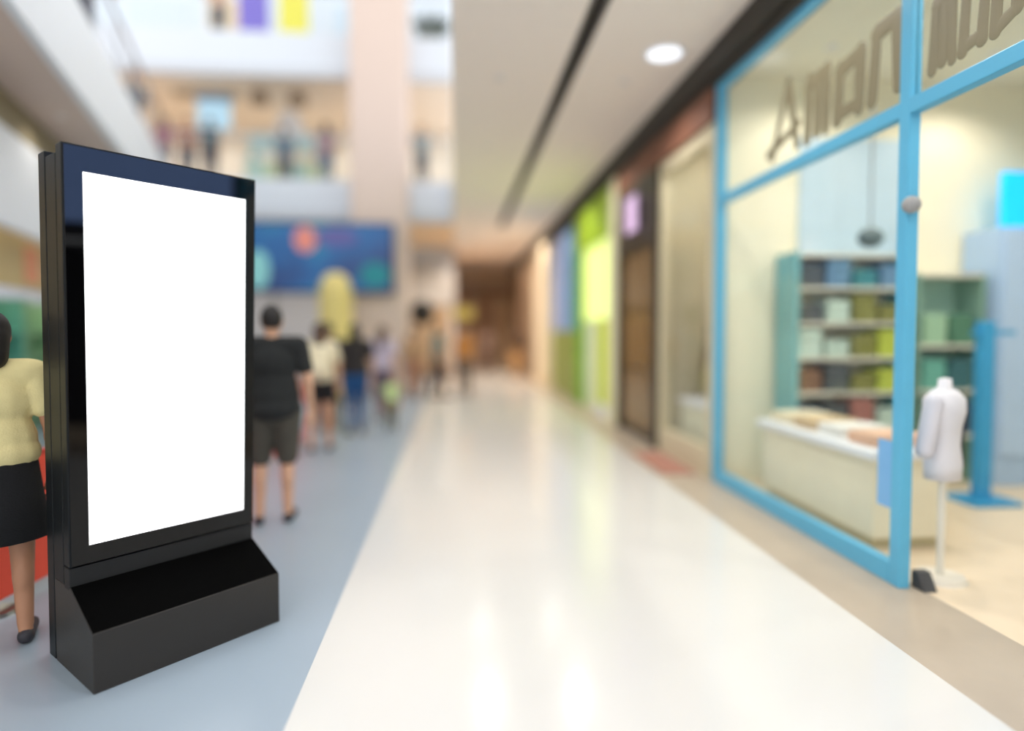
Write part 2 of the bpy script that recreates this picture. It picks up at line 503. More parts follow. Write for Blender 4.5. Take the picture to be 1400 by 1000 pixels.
# further shelves in the shop
def side_unit(x0, x1, y0, y1, h, z_list, label, mcol):
    t = thing('display_rack', label, 'display rack', ((x0 + x1) / 2, (y0 + y1) / 2, 0))
    obj('side_panel', bx(x0, x0 + .03, y0, y1, 0, h), mcol, t)
    obj('side_panel', bx(x1 - .03, x1, y0, y1, 0, h), mcol, t)
    for z in z_list:
        obj('shelf_board', bx(x0 + .03, x1 - .03, y0, y1, z - .03, z), M_shelf, t)
    obj('back_panel', bx(x0 + .03, x1 - .03, y1 - .02, y1, 0, h), mat('mint_back', (170, 206, 192)), t)
side_unit(4.52, 5.24, 5.8, 6.18, 2.1, [0.5, 0.95, 1.4, 2.1], 'mint backed display rack behind the white dress form', mat('sage', (140, 176, 160)))
for k, (x, z, cn, rgb) in enumerate(((4.55, .5, 'sage green', (120, 160, 140)), (4.83, .5, 'navy', (70, 88, 110)), (4.55, .95, 'sea green', (110, 176, 160)), (4.83, .95, 'dark teal', (66, 110, 116)), (4.55, 1.4, 'light green', (160, 196, 164)), (4.83, 1.4, 'forest green', (86, 130, 106)))):
    folded(x + .19, 5.97, z, 0.24, 0.3, 0.3, cn, rgb, 'on the mint backed display rack', 'clothes on the mint rack')
cab = thing('wardrobe_cabinet', 'tall pale blue cabinet at the back of the blue-framed shop', 'cabinet', (5.8, 5.9, 0))
obj('body', bx(5.3, 6.42, 5.7, 6.18, 0, 2.55, bev=.008), mat('pale_blue_cabinet', (176, 202, 232), rough=0.5), cab)
for k in range(2):
    d = obj('door', bx(5.32 + k * .55, 5.85 + k * .55, 5.67, 5.7, 0.3, 2.5, bev=.006), mat('pale_blue_door', (184, 208, 236), rough=0.5), cab)
    obj('handle', bx(5.8 + k * .1, 5.82 + k * .1, 5.64, 5.67, 1.1, 1.3), M_steel, d)
sg = thing('blue_sign', 'bright azure square sign standing on the pale blue cabinet', 'sign', (5.72, 5.88, 2.55))
obj('board', bx(5.44, 6.02, 5.84, 5.9, 2.55, 3.12, bev=.01), mat('azure_sign', (20, 178, 246), emit=0.5), sg)
obj('foot', bx(5.57, 5.89, 5.78, 5.96, 2.545, 2.565), M_white, sg)
ds = thing('display_stand', 'bright blue slim display stand behind the white dress form', 'display stand', (4.7, 5.2, 0))
M_az = mat('bright_blue_stand', (62, 158, 208), rough=0.4)
obj('upright', bx(4.64, 4.76, 5.15, 5.25, 0.03, 1.62, bev=.008), M_az, ds)
obj('base', bx(4.48, 4.94, 5.0, 5.4, 0, 0.035, bev=.008), M_az, ds)
obj('arm', bx(4.58, 4.98, 5.18, 5.22, 1.5, 1.54), M_az, ds)
single('door_stop', prism(new(), [(3.39, 0), (3.5, 0), (3.5, 0.1), (3.45, 0.1)], 2.73, 2.81, lambda u, v, w: (w, u, v)), mat('dark_rubber', (70, 70, 72)), 'small dark rubber door stop at the foot of the blue door post', 'door stop')
# potted greenery on the cabinet side
# dress form at the entrance
df = thing('dress_form', 'headless dress form in a white shirt on a pale pole stand', 'mannequin', (2.98, 3.58, 0), 0.5)
tb = new()
prof = [(.02, .62), (.13, .63), (.135, .72), (.115, .84), (.125, .95), (.15, 1.04), (.145, 1.12), (.09, 1.17), (.05, 1.19), (.045, 1.24), (.02, 1.245)]
lathe(tb, prof, (0, 0, 0), 24, 1.0, 0.72)
obj('torso', tb, mat('white_shirt', (222, 220, 226), rough=0.85, var=0.05, bump=0.3), df, smooth=True, local=True)
for s in (-1, 1):
    ab = cap(new(), (s * .14, 0, 1.1), (s * .2, .02, .82), .055, .05)
    obj('sleeve', ab, mat('grey_white_sleeve', (208, 206, 214), rough=0.85, var=0.05), df, smooth=True, local=True)
vb = lathe(new(), [(.139, .7), (.125, .84), (.135, .95), (.158, 1.03), (.15, 1.11)], (0, 0, 0), 24, 1.02, 0.76)
bmesh.ops.delete(vb, geom=[f for f in vb.faces if len(f.verts) > 4], context='FACES')
bmesh.ops.delete(vb, geom=[f for f in vb.faces if f.calc_center_median().x < 0.06], context='FACES')
obj('open_waistcoat', vb, mat('slate_cloth', (104, 116, 132), rough=0.9), df, smooth=True, local=True)
obj('pole', cyl(new(), 0, 0, 0.03, 0.66, 0.022, seg=14), mat('pale_pole', (232, 226, 212), rough=0.4), df, local=True)
obj('stand_base', cyl(new(), 0, 0, 0, 0.03, 0.15, 0.13, seg=28), mat('pale_base', (226, 218, 204), rough=0.4), df, local=True)

# unseen bay added for the kiosk bezel's reflection: dark opening and glowing blue panel
struct('wall_neighbour', bx(WX, 2.8, -2.0, 2.3, 2.2, 4.0), mat('dark_stone', (60, 60, 64), rough=0.6))
struct('wall_neighbour_inside', bx(3.6, 3.7, -2.0, 2.3, 0, 2.2), mat('dark_shop', (36, 34, 34), rough=0.8))
ns = thing('bezel_reflection_panel', 'glowing blue panel, added unseen to put blue reflection in the kiosk bezel', 'shop sign', (2.62, 1.2, 2.38))
obj('reflection_glow', bx(2.58, 2.65, 0.1, 2.36, 2.36, 3.5), mat('bezel_reflection_blue', (150, 184, 250), emit=1.6), ns)
obj('case', bx(2.6, 2.66, 0.06, 2.4, 2.32, 3.54), M_dark, ns)

# ------------------------------------------------------------------ cream display window next to the dark case
cw = thing('shopfront_window', 'cream framed display window between blue frame and dark case', 'shopfront', (2.7, 7.1, 0))
M_cf = mat('cream_frame', (206, 196, 166), rough=0.5)
obj('post', bx(2.62, 2.74, 6.24, 6.34, 0, 3.66), M_cf, cw)
obj('post', bx(2.62, 2.74, 7.82, 7.92, 0, 3.66), M_cf, cw)
obj('rail', bx(2.62, 2.74, 6.34, 7.82, 0, 0.3), M_cf, cw)
obj('rail', bx(2.62, 2.74, 6.34, 7.82, 3.5, 3.66), M_cf, cw)
obj('pane', bx(2.67, 2.682, 6.34, 7.82, 0.3, 3.5), M_glass, cw)
struct('wall_window_back', bx(3.6, 3.7, 6.3, 10.0, 0, 4.0), mat('sand_wall', (206, 190, 146), rough=0.7))
struct('wall_window_end', bx(2.74, 3.6, 7.9, 8.0, 0, 4.0), mat('stone_beige', (196, 186, 156), rough=0.7))
struct('ceiling_window', bx(2.74, 3.6, 6.3, 7.9, 3.9, 4.0), M_cream)
ceiling_panel(3.15, 7.0, 3.9, 0.2, 0.4, 'added fill panel above the cream framed display window')  # glowing panel added to brighten the display window
pl2 = thing('display_plinth', 'pale plinth inside the cream framed window', 'display table', (3.15, 7.1, 0))
obj('body', bx(2.85, 3.4, 6.5, 7.7, 0, 0.65), mat('pale_plinth', (216, 214, 190)), pl2)
obj('top', bx(2.82, 3.43, 6.47, 7.73, 0.65, 0.7, bev=.008), M_white, pl2)
def vase(name, x, y, z, h, r, rgb, label, group):
    b = lathe(new(), [(r * .5, 0), (r * .9, h * .12), (r, h * .4), (r * .7, h * .68), (r * .35, h * .8), (r * .45, h), (r * .2, h)], (x, y, z), 18)
    single(name, b, mat('glaze_%d_%d_%d' % rgb, rgb, rough=0.35), label, 'vase', group, smooth=True)
G = 'vases on the pale plinth'
vase('tall_vase', 3.1, 6.7, .7, 0.8, .13, (134, 116, 62), 'tall olive brown vase on the pale plinth', G)
vase('tall_vase', 3.2, 7.02, .7, 1.05, .14, (120, 92, 52), 'tallest dark brown vase on the pale plinth', G)
vase('tall_vase', 3.1, 7.34, .7, 0.62, .13, (150, 142, 86), 'short khaki green vase on the pale plinth', G)
vase('tall_vase', 3.15, 7.58, .7, 0.9, .1, (96, 84, 58), 'slim dark vase at the dark case end of the pale plinth', G)
single('wall_art', bx(3.5, 3.6, 6.5, 7.3, 1.4, 2.4, bev=.01), mat('brown_art', (150, 116, 66), var=.3, scale=3), 'plain brown panel hung inside the cream framed window', 'picture')

# ------------------------------------------------------------------ dark bronze display case
dc = thing('display_case', 'tall dark bronze display case with golden brown glass panels', 'display case', (2.75, 8.9, 0))
M_dk = mat('dark_bronze', (44, 36, 24), rough=0.4, var=.1)
M_bz = mat('bronze_glass', (112, 84, 40), rough=0.25, var=.12, scale=2, coat=.2)
obj('frame', bx(2.66, 2.74, 7.94, 9.9, 0, 3.66), M_dk, dc)
obj('frame', bx(2.58, 2.7, 7.94, 8.14, 0, 3.66, bev=.01), M_dk, dc)
obj('frame', bx(2.58, 2.7, 9.72, 9.9, 0, 3.66, bev=.01), M_dk, dc)
obj('frame', bx(2.58, 2.7, 8.14, 9.72, 2.72, 3.66), M_dk, dc)
for k in range(3):
    z = 0.14 + k * 0.86
    obj('panel', bx(2.63, 2.68, 8.16, 9.7, z, z + 0.83, bev=.008), M_bz, dc)
ps = thing('small_lit_sign', 'small lilac lit sign high on the dark bronze case', 'sign', (2.56, 8.85, 2.95))
obj('face', bx(2.5, 2.53, 8.62, 9.12, 2.95, 3.45, bev=.008), mat('lilac_face', (214, 184, 222), emit=.35), ps)
obj('bracket', bx(2.53, 2.585, 8.7, 9.0, 3.05, 3.35), M_dk, ps)
single('door_mat', bx(2.2, 2.58, 6.5, 7.7, 0, 0.012), mat('red_mat', (172, 124, 108), rough=.95, bump=.5), 'reddish mat before the cream framed window', 'mat')

# ------------------------------------------------------------------ green shop and the far shopfronts
struct('wall_pilaster', bx(2.56, 2.9, 9.92, 10.3, 0, 4.0), mat('cream_pilaster', (236, 230, 196), rough=.6))
gs = thing('green_shop_portal', 'lime green shop portal with glowing pale opening', 'shopfront', (2.75, 11.9, 0))
M_lime = mat('lime', (170, 206, 30), rough=.5, var=.05)
M_lime2 = mat('pale_lime', (226, 240, 150), rough=.6, var=.05)
obj('fascia', bx(2.6, 2.8, 10.3, 13.5, 3.2, 4.0, bev=.01), M_lime, gs)
obj('jamb', bx(2.6, 2.8, 12.95, 13.5, 0, 3.2, bev=.01), mat('leaf_green', (120, 172, 40), rough=.5), gs)
obj('jamb', bx(2.6, 2.8, 10.3, 10.55, 0, 3.2, bev=.01), M_lime2, gs)
obj('interior_glow', bx(2.68, 2.75, 10.55, 12.95, 1.75, 3.2), mat('glowing_pale_lime', (228, 242, 150), emit=.45), gs)  # emission put in for the lamplit shop interior
obj('lower_panel', bx(2.66, 2.76, 10.55, 11.6, 0.2, 1.75, bev=.01), mat('yellow_lime', (204, 222, 44), rough=.5), gs)
obj('kick_plate', bx(2.64, 2.78, 10.55, 11.6, 0, 0.2), M_white, gs)
obj('door', bx(2.7, 2.74, 11.6, 12.95, 0, 1.75), mat('white_green_door', (226, 236, 200), rough=.4), gs)

bs = thing('blue_shopfront', 'blue and violet shopfront panel beyond the green portal', 'shopfront', (2.72, 15, 0))
obj('upper_panel', bx(2.62, 2.8, 14.6, 16.8, 1.55, 3.9, bev=.01), mat('periwinkle', (150, 168, 214), rough=.5, var=.15, scale=1.5), bs)
obj('upper_panel', bx(2.62, 2.8, 13.5, 14.6, 1.55, 3.9, bev=.01), mat('teal_blue', (70, 150, 186), rough=.5), bs)
obj('lower_panel', bx(2.62, 2.8, 13.5, 16.8, 0, 1.55, bev=.01), mat('olive_green', (140, 150, 70), rough=.5, var=.2, scale=2), bs)
obj('header', bx(2.62, 2.8, 13.5, 16.8, 3.9, 4.0), M_dark, bs)
y = 16.9
M_pier = mat('cream_pier', (240, 220, 188), rough=.6)
M_pier2 = mat('brown_pier', (150, 126, 104), rough=.6)
struct('wall_pier', bx(2.45, 2.9, 16.9, 19.3, 0, 4.0), M_pier)
for k in range(4):
    y0 = 19.3 + k * 2.2
    struct('wall_pier', bx(2.5, 2.9, y0 + 1.3, min(y0 + 2.2, 28.0), 0, 4.0), M_pier2)
    struct('wall_pier_recess', bx(2.75, 2.9, y0, y0 + 1.3, 0, 4.0), M_peach if k % 2 == 0 else M_brown)

# ------------------------------------------------------------------ ground floor under the gallery
def fascia_shop(x0, x1, name, label, fascia_rgb, body_rgb):
    t = thing(name, label, 'shopfront', ((x0 + x1) / 2, 20.9, 0))
    obj('fascia', bx(x0, x1, 20.8, 21.0, 2.4, 3.5), mat(name + '_fascia', fascia_rgb), t)
    obj('shop_window', bx(x0 + .1, x1 - .1, 20.88, 21.0, 0.3, 2.4), mat(name + '_inside', body_rgb, var=.25, scale=2), t)
    obj('base_panel', bx(x0, x1, 20.82, 21.0, 0, .3), M_brown, t)
fascia_shop(-2.1, -0.06, 'grey_shopfront', 'tan shopfront with grey fascia under the gallery, beside the corridor', (206, 200, 196), (190, 160, 128))
for k, (x0, x1, rgb) in enumerate(((0.02, 0.9, (204, 170, 140)), (1.0, 1.75, (176, 146, 122)), (1.85, 2.4, (214, 186, 152)))):
    t = thing('end_shopfront', ['light tan shop panel on the end wall', 'dark brown shop panel on the end wall', 'sand shop panel on the end wall next to the piers'][k], 'shopfront', ((x0 + x1) / 2, 27.95, 0))
    obj('panel', bx(x0, x1, 27.85, 28.0, 0.0, 3.0), mat('end_panel_%d' % k, rgb, var=.2, scale=1.5), t)
    obj('header', bx(x0, x1, 27.8, 28.0, 3.0, 3.5), M_brown, t)
ysn = thing('hanging_sign', 'small yellow sign hanging from the corridor ceiling', 'sign', (0.22, 17.2, 1.9))
obj('board', bx(-0.05, 0.5, 17.18, 17.23, 1.88, 2.18, bev=.006), mat('yellow_sign', (216, 190, 96)), ysn)
for xx in (0.02, 0.43):
    obj('rod', cyl(new(), xx, 17.205, 2.17, CZ, .008, seg=8), M_steel, ysn)

# ------------------------------------------------------------------ video wall
vw = thing('video_wall', 'large blue video screen standing on steel posts below the white parapet', 'video screen', (-4.3, 15.0, 0))
M_scr = bpy.data.materials.new('video_picture')
M_scr.use_nodes = True
nt = M_scr.node_tree
b = nt.nodes['Principled BSDF']
tc = nt.nodes.new('ShaderNodeTexCoord')
nz = nt.nodes.new('ShaderNodeTexNoise')
nz.inputs['Scale'].default_value = 0.55
nz.inputs['Detail'].default_value = 2.0
nt.links.new(tc.outputs['Object'], nz.inputs['Vector'])
cr = nt.nodes.new('ShaderNodeValToRGB')
cr.color_ramp.elements[0].position = 0.3
cr.color_ramp.elements[0].color = (*lin((44, 52, 96)), 1)
cr.color_ramp.elements[1].position = 0.7
cr.color_ramp.elements[1].color = (*lin((36, 128, 150)), 1)
e = cr.color_ramp.elements.new(0.5)
e.color = (*lin((38, 88, 140)), 1)
nt.links.new(nz.outputs['Fac'], cr.inputs['Fac'])
nt.links.new(cr.outputs['Color'], b.inputs['Base Color'])
nt.links.new(cr.outputs['Color'], b.inputs['Emission Color'])
b.inputs['Emission Strength'].default_value = 0.28
b.inputs['Roughness'].default_value = 0.4
VX0, VX1, VZ0, VZ1 = -7.0, -1.42, 2.42, 4.06
obj('cabinet', bx(VX0, VX1, 15.02, 15.14, VZ0, VZ1), M_black, vw)
sc = obj('display', bx(VX0 + .04, VX1 - .04, 15.0, 15.02, VZ0 + .04, VZ1 - .04), M_scr, vw)
def blob(x, z, rx, rz, rgb):
    bb = new()
    r = bmesh.ops.create_circle(bb, cap_ends=True, segments=28, radius=1.0)
    bmesh.ops.transform(bb, matrix=Matrix.Translation((x, 14.996, z)) @ Matrix.Diagonal((rx, 1, rz, 1)) @ Matrix.Rotation(math.pi / 2, 4, 'X'), verts=r['verts'])
    g = bmesh.ops.extrude_face_region(bb, geom=list(bb.faces))
    bmesh.ops.translate(bb, vec=(0, .006, 0), verts=[v for v in g['geom'] if isinstance(v, bmesh.types.BMVert)])
    obj('picture_patch', bb, mat('patch_%d_%d_%d' % rgb, rgb, emit=.2), sc)
blob(-3.44, 3.66, .26, .3, (206, 128, 116))
blob(-2.75, 3.72, .5, .22, (88, 86, 140))
blob(-4.5, 2.95, .25, .45, (130, 190, 190))
blob(-1.85, 2.85, .35, .3, (30, 120, 130))
blob(-5.6, 3.3, .5, .4, (60, 110, 190))
for xx in (-6.6, -4.2, -2.6):
    obj('post', bx(xx - .05, xx + .05, 15.14, 15.24, 0, VZ1), M_steel, vw)

yc = thing('inflatable_column', 'tall pale yellow rounded inflatable column among the crowd', 'inflatable', (-2.62, 14.2, 0))
ib = lathe(new(), [(.3, 0), (.35, .1), (.36, 1.2), (.36, 2.25), (.34, 2.5), (.27, 2.7), (.15, 2.8), (.03, 2.83)], (-2.62, 14.2, 0), 26)
obj('tube', ib, mat('yellow_fabric', (228, 208, 132), rough=.6, var=.06), yc, smooth=True)
obj('base_ring', lathe(new(), [(.4, 0), (.44, .05), (.4, .1), (.34, .1)], (-2.62, 14.2, 0), 26), mat('dull_yellow', (190, 160, 90)), yc, smooth=True)

spk = thing('loudspeaker_stand', 'round dark loudspeaker on a slim stand near the teal shirted walker', 'loudspeaker', (-0.82, 16.0, 0))
obj('speaker', ell(new(), (-0.82, 16.0, 2.0), (.3, .22, .32), 18, 12), mat('speaker_dark', (44, 40, 36), rough=.7), spk, smooth=True)
obj('pole', cyl(new(), -0.82, 16.0, 0.02, 1.78, .04, seg=12), mat('tan_pole', (150, 138, 124)), spk)
for k in range(3):
    a = k * 2.094
    obj('leg', cap(new(), (-0.82, 16.0, .5), (-0.82 + .35 * math.cos(a), 16.0 + .35 * math.sin(a), .015), .015, .015), M_black, spk)

# ------------------------------------------------------------------ red barrier row
BA, BB = Vector((-2.5, 3.5, 0)), Vector((-2.08, 8.9, 0))
bdir = (BB - BA).normalized()
bang = math.atan2(bdir.y, bdir.x) - math.pi / 2
M_red = mat('red_fabric', (246, 92, 70), rough=.8, var=.05, bump=.2)
M_redp = mat('red_post', (206, 70, 56), rough=.5)
for k in range(4):
    c_ = BA + bdir * (0.65 + k * 1.36)
    t = thing('crowd_barrier', 'low red fabric crowd barrier in a row behind the kiosk', 'barrier', c_, bang, 'red crowd barriers')
    obj('fabric_panel', bx(-.012, .012, -.55, .55, .06, .8), M_red, t, local=True)
    for yy in (-.56, .56):
        obj('post', cyl(new(), 0, yy, 0.02, .84, .02, seg=12), M_redp, t, local=True)
        obj('foot', cyl(new(), 0, yy, 0, .02, .11, .1, seg=20), M_steel, t, local=True)
    obj('top_bar', bx(-.015, .015, -.56, .56, .8, .83), M_redp, t, local=True)

# ------------------------------------------------------------------ people
SKIN = mat('skin_warm', (214, 168, 138), rough=.6, var=.05, scale=12)
SKIN2 = mat('skin_tan', (184, 134, 104), rough=.6, var=.05, scale=12)
HAIR = mat('hair_black', (34, 30, 28), rough=.6, var=.2, scale=30)
HAIR2 = mat('hair_brown', (78, 56, 42), rough=.6, var=.2, scale=30)
EYE_M = mat('eye_dark', (24, 20, 18), rough=.2)
LIP = mat('lip', (170, 96, 88), rough=.5)
SHOE = mat('dark_shoe', (52, 50, 56), rough=.6)

def fuse(bm, voxel, smooth_it=5):
    """Fuse overlapping closed shapes into one continuous skin."""
    me = bpy.data.meshes.new('fuse')
    bm.to_mesh(me)
    bm.free()
    o = bpy.data.objects.new('fuse', me)
    COL.objects.link(o)
    r = o.modifiers.new('r', 'REMESH')
    r.mode = 'VOXEL'
    r.voxel_size = voxel
    s = o.modifiers.new('s', 'SMOOTH')
    s.factor = 0.5
    s.iterations = smooth_it
    dg = bpy.context.evaluated_depsgraph_get()
    m2 = bpy.data.meshes.new_from_object(o.evaluated_get(dg))
    out = new()
    out.from_mesh(m2)
    bpy.data.objects.remove(o)
    bpy.data.meshes.remove(me)
    bpy.data.meshes.remove(m2)
    return out

def hand(bm, wrist, dirv, side, palm_n):
    """Palm, four unequal curled fingers and a thumb from the side of the palm."""
    w = Vector(wrist)
    d = Vector(dirv).normalized()
    n = Vector(palm_n).normalized()
    n = (n - d * n.dot(d)).normalized()
    s = d.cross(n) * side
    for k, off in enumerate((-.028, -.009, .01, .028)):
        cap(bm, w + s * off * .6, w + d * .085 + s * off, .013, .012, 8)
        L = (.062, .072, .068, .052)[k]
        a = w + d * .085 + s * off
        m = a + d * L * .5 + n * .006
        e_ = m + d * L * .42 + n * .024
        cap(bm, a, m, .0088, .0082, 8)
        cap(bm, m, e_, .0082, .0068, 8)
    a = w + d * .03 - s * .026
    m = a + d * .03 - s * .026 + n * .012
    cap(bm, a, m, .012, .010, 8)
    cap(bm, m, m + d * .032 + n * .01, .010, .008, 8)

def person(label, loc, face, h=1.7, top=(40, 40, 42), bottom=(60, 58, 54), bottom_kind='shorts', hair='short', hairmat=None, skin=None,
           arms='down', stance=.0, group=None, sleeve=.45, shoe=None, build=1.0, voxel=.015, extra=None, hem=.0):
    """face: heading in radians, 0 looks along +Y."""
    skin = skin or SKIN
    hairmat = hairmat or HAIR
    t = thing('person', label, 'person', loc, face, group)
    k = h / 1.72
    B = build
    def P(x, y, z):
        return Vector((x * k, y * k, z * k))
    st = stance
    hip = {s: P(s * .09 * B, 0, .9) for s in (-1, 1)}
    knee = {s: P(s * .1, .03 + s * st * .5, .48) for s in (-1, 1)}
    ank = {s: P(s * .105, -.02 + s * st, .085) for s in (-1, 1)}
    toe = {s: ank[s] + P(s * .025, .15, -.05) for s in (-1, 1)}
    heel = {s: ank[s] + P(0, -.03, -.045) for s in (-1, 1)}
    sh = {s: P(s * .175 * B, -.005, 1.41) for s in (-1, 1)}
    el, wr, hd = {}, {}, {}
    for s in (-1, 1):
        a = arms if isinstance(arms, str) else arms[0 if s < 0 else 1]
        if a == 'down':
            el[s], wr[s] = P(s * .235 * B, -.03, 1.13), P(s * .245 * B, .05, .89)
            hd[s] = Vector((0, .12, -1))
        elif a == 'front':
            el[s], wr[s] = P(s * .23 * B, .0, 1.13), P(s * .1, .22, 1.13)
            hd[s] = Vector((-s * .3, 1, .15))
        elif a == 'raise':
            el[s], wr[s] = P(s * .25 * B, .1, 1.2), P(s * .12, .27, 1.42)
            hd[s] = Vector((-s * .2, .4, 1))
        elif a == 'rail':
            el[s], wr[s] = P(s * .25 * B, .08, 1.16), P(s * .18, .31, 1.09)
            hd[s] = Vector((-s * .1, 1, -.2))
        elif a == 'akimbo':
            el[s], wr[s] = P(s * .33 * B, -.06, 1.16), P(s * .2, .05, 1.0)
            hd[s] = Vector((-s * .5, .4, -.6))
    hc = P(0, .015, 1.6)
    bm = new()
    ell(bm, P(0, 0, .94), (.165 * k * B, .115 * k * B, .13 * k))
    ell(bm, P(0, 0, 1.08), (.14 * k * B, .1 * k * B, .15 * k))
    ell(bm, P(0, .005, 1.27), (.165 * k * B, .115 * k * B, .17 * k))
    cap(bm, sh[-1] + P(.03, 0, 0), sh[1] - P(.03, 0, 0), .066 * k, .066 * k)
    cap(bm, P(0, -.01, 1.38), P(0, .01, 1.53), .058 * k, .052 * k)
    ell(bm, hc, (.075 * k, .093 * k, .112 * k))
    ell(bm, hc + P(0, .02, -.055), (.058 * k, .07 * k, .06 * k))
    cap(bm, hc + P(0, .09, .01), hc + P(0, .108, -.022), .01 * k, .015 * k, 8)
    for s in (-1, 1):
        ell(bm, hc + P(s * .077, -.005, -.005), (.012 * k, .022 * k, .032 * k), 8, 6)
        cap(bm, hip[s], knee[s], .09 * k * B, .058 * k)
        cap(bm, knee[s], ank[s], .057 * k, .038 * k)
        ell(bm, knee[s].lerp(ank[s], .32) + P(0, -.018, 0), (.052 * k, .055 * k, .12 * k), 10, 8)
        cap(bm, heel[s], toe[s], .036 * k, .03 * k)
        cap(bm, sh[s], el[s], .052 * k * B, .041 * k)
        cap(bm, el[s], wr[s], .04 * k, .027 * k)
    body = fuse(bm, voxel)
    for s in (-1, 1):
        hand(body, wr[s], hd[s], s, (-s * .9, .3, 0) if abs(hd[s].z) > .7 else (0, 0, -1))
    bo = obj('body', body, skin, t, smooth=True, local=True)
    # face
    eb = new()
    for s in (-1, 1):
        ell(eb, hc + P(s * .03, .083, .012), (.012 * k, .008 * k, .007 * k), 8, 6)
    obj('eyes', eb, EYE_M, bo, local=True)
    obj('mouth', ell(new(), hc + P(0, .084, -.055), (.022 * k, .008 * k, .007 * k), 8, 6), LIP, bo, local=True)
    # hair
    hb = new()
    ell(hb, hc + P(0, -.016, .026), (.086 * k, .096 * k, .108 * k), 16, 12)
    if hair in ('long', 'bob'):
        L = .24 if hair == 'long' else .1
        cap(hb, hc + P(0, -.045, .0), hc + P(0, -.075, -L), .082 * k, .075 * k)
    if hair == 'bun':
        ell(hb, hc + P(0, -.09, .08), (.045 * k, .045 * k, .045 * k))
    hb = fuse(hb, .011, 3)
    # cut the hairline free of the face
    bmesh.ops.delete(hb, geom=[v for v in hb.verts if v.co.y > hc.y + .035 * k and v.co.z < hc.z + .055 * k], context='VERTS')
    obj('hair', hb, hairmat, t, smooth=True, local=True)
    # top
    sb_ = new()
    e2 = .016 * k
    ell(sb_, P(0, 0, 1.0 - hem), (.186 * k * B + e2, .142 * k * B + e2, .12 * k))
    ell(sb_, P(0, 0, 1.06 - hem * .6), (.172 * k * B + e2, .128 * k * B + e2 * .8, .2 * k))
    ell(sb_, P(0, 0, 1.1), (.158 * k * B + e2, .115 * k * B + e2 * .5, .16 * k))
    ell(sb_, P(0, .005, 1.27), (.168 * k * B + e2, .118 * k * B + e2, .17 * k))
    cap(sb_, sh[-1] + P(.03, 0, 0), sh[1] - P(.03, 0, 0), .066 * k + e2 * .8, .066 * k + e2 * .8)
    for s in (-1, 1):
        if sleeve <= 1:
            cap(sb_, sh[s], sh[s].lerp(el[s], max(.1, sleeve * 1.4)), .054 * k * B + e2, .052 * k + e2)
        else:
            cap(sb_, sh[s], el[s], .054 * k * B + e2, .043 * k + e2)
            cap(sb_, el[s], el[s].lerp(wr[s], .9), .043 * k + e2, .03 * k + e2)
    mt_ = mat('fabric_%d_%d_%d' % top, top, rough=.9, var=.1, scale=10, bump=.25)
    obj('top', fuse(sb_, voxel), mt_, t, smooth=True, local=True)
    mb_ = mat('fabric_%d_%d_%d' % bottom, bottom, rough=.9, var=.1, scale=10, bump=.25)
    pb = new()
    if bottom_kind == 'skirt':
        lathe(pb, [(.14 * k * B, 1.06 * k), (.18 * k * B, .95 * k), (.2 * k * B, .78 * k), (.235 * k * B, .56 * k), (.22 * k * B, .56 * k), (.15 * k * B, .95 * k)], (0, 0, 0), 24, 1.0, .8)
        obj('skirt', pb, mb_, t, smooth=True, local=True)
    else:
        ell(pb, P(0, 0, .92), (.17 * k * B + e2, .122 * k * B + e2, .16 * k))
        for s in (-1, 1):
            if bottom_kind == 'shorts':
                cap(pb, hip[s], hip[s].lerp(knee[s], .88), .094 * k * B + e2, .075 * k + e2)
            elif bottom_kind == 'mini':
                cap(pb, hip[s], hip[s].lerp(knee[s], .4), .094 * k * B + e2, .085 * k + e2)
            else:
                cap(pb, hip[s], knee[s], .092 * k * B + e2, .062 * k + e2)
                cap(pb, knee[s], ank[s].lerp(knee[s], .06), .062 * k + e2, .05 * k + e2 * .6)
        obj('shorts' if bottom_kind in ('shorts', 'mini') else 'trousers', fuse(pb, voxel), mb_, t, smooth=True, local=True)
    for s in (-1, 1):
        f_ = new()
        cap(f_, heel[s] + P(0, 0, .0), toe[s] + P(0, .01, .0), .04 * k, .036 * k)
        q = fuse(f_, .01, 3)
        bmesh.ops.bisect_plane(q, geom=list(q.verts) + list(q.edges) + list(q.faces), plane_co=(0, 0, .002), plane_no=(0, 0, 1), clear_inner=True)
        obj('shoe', q, shoe or SHOE, t, smooth=True, local=True)
    if extra:
        extra(t, k, P, wr)
    return t

def backpack(rgb):
    def f(t, k, P, wr):
        bb = new()
        box(bb, -.15 * k, .15 * k, -.27 * k, -.12 * k, 1.02 * k, 1.42 * k, bev=.05 * k)
        p = obj('backpack', bb, mat('pack_%d_%d_%d' % rgb, rgb, rough=.8, var=.06), t, smooth=True, local=True)
        obj('pocket', box(new(), -.1 * k, .1 * k, -.31 * k, -.26 * k, 1.06 * k, 1.22 * k, bev=.02 * k), mat('pack_%d_%d_%d' % rgb, rgb), p, smooth=True, local=True)
    return f

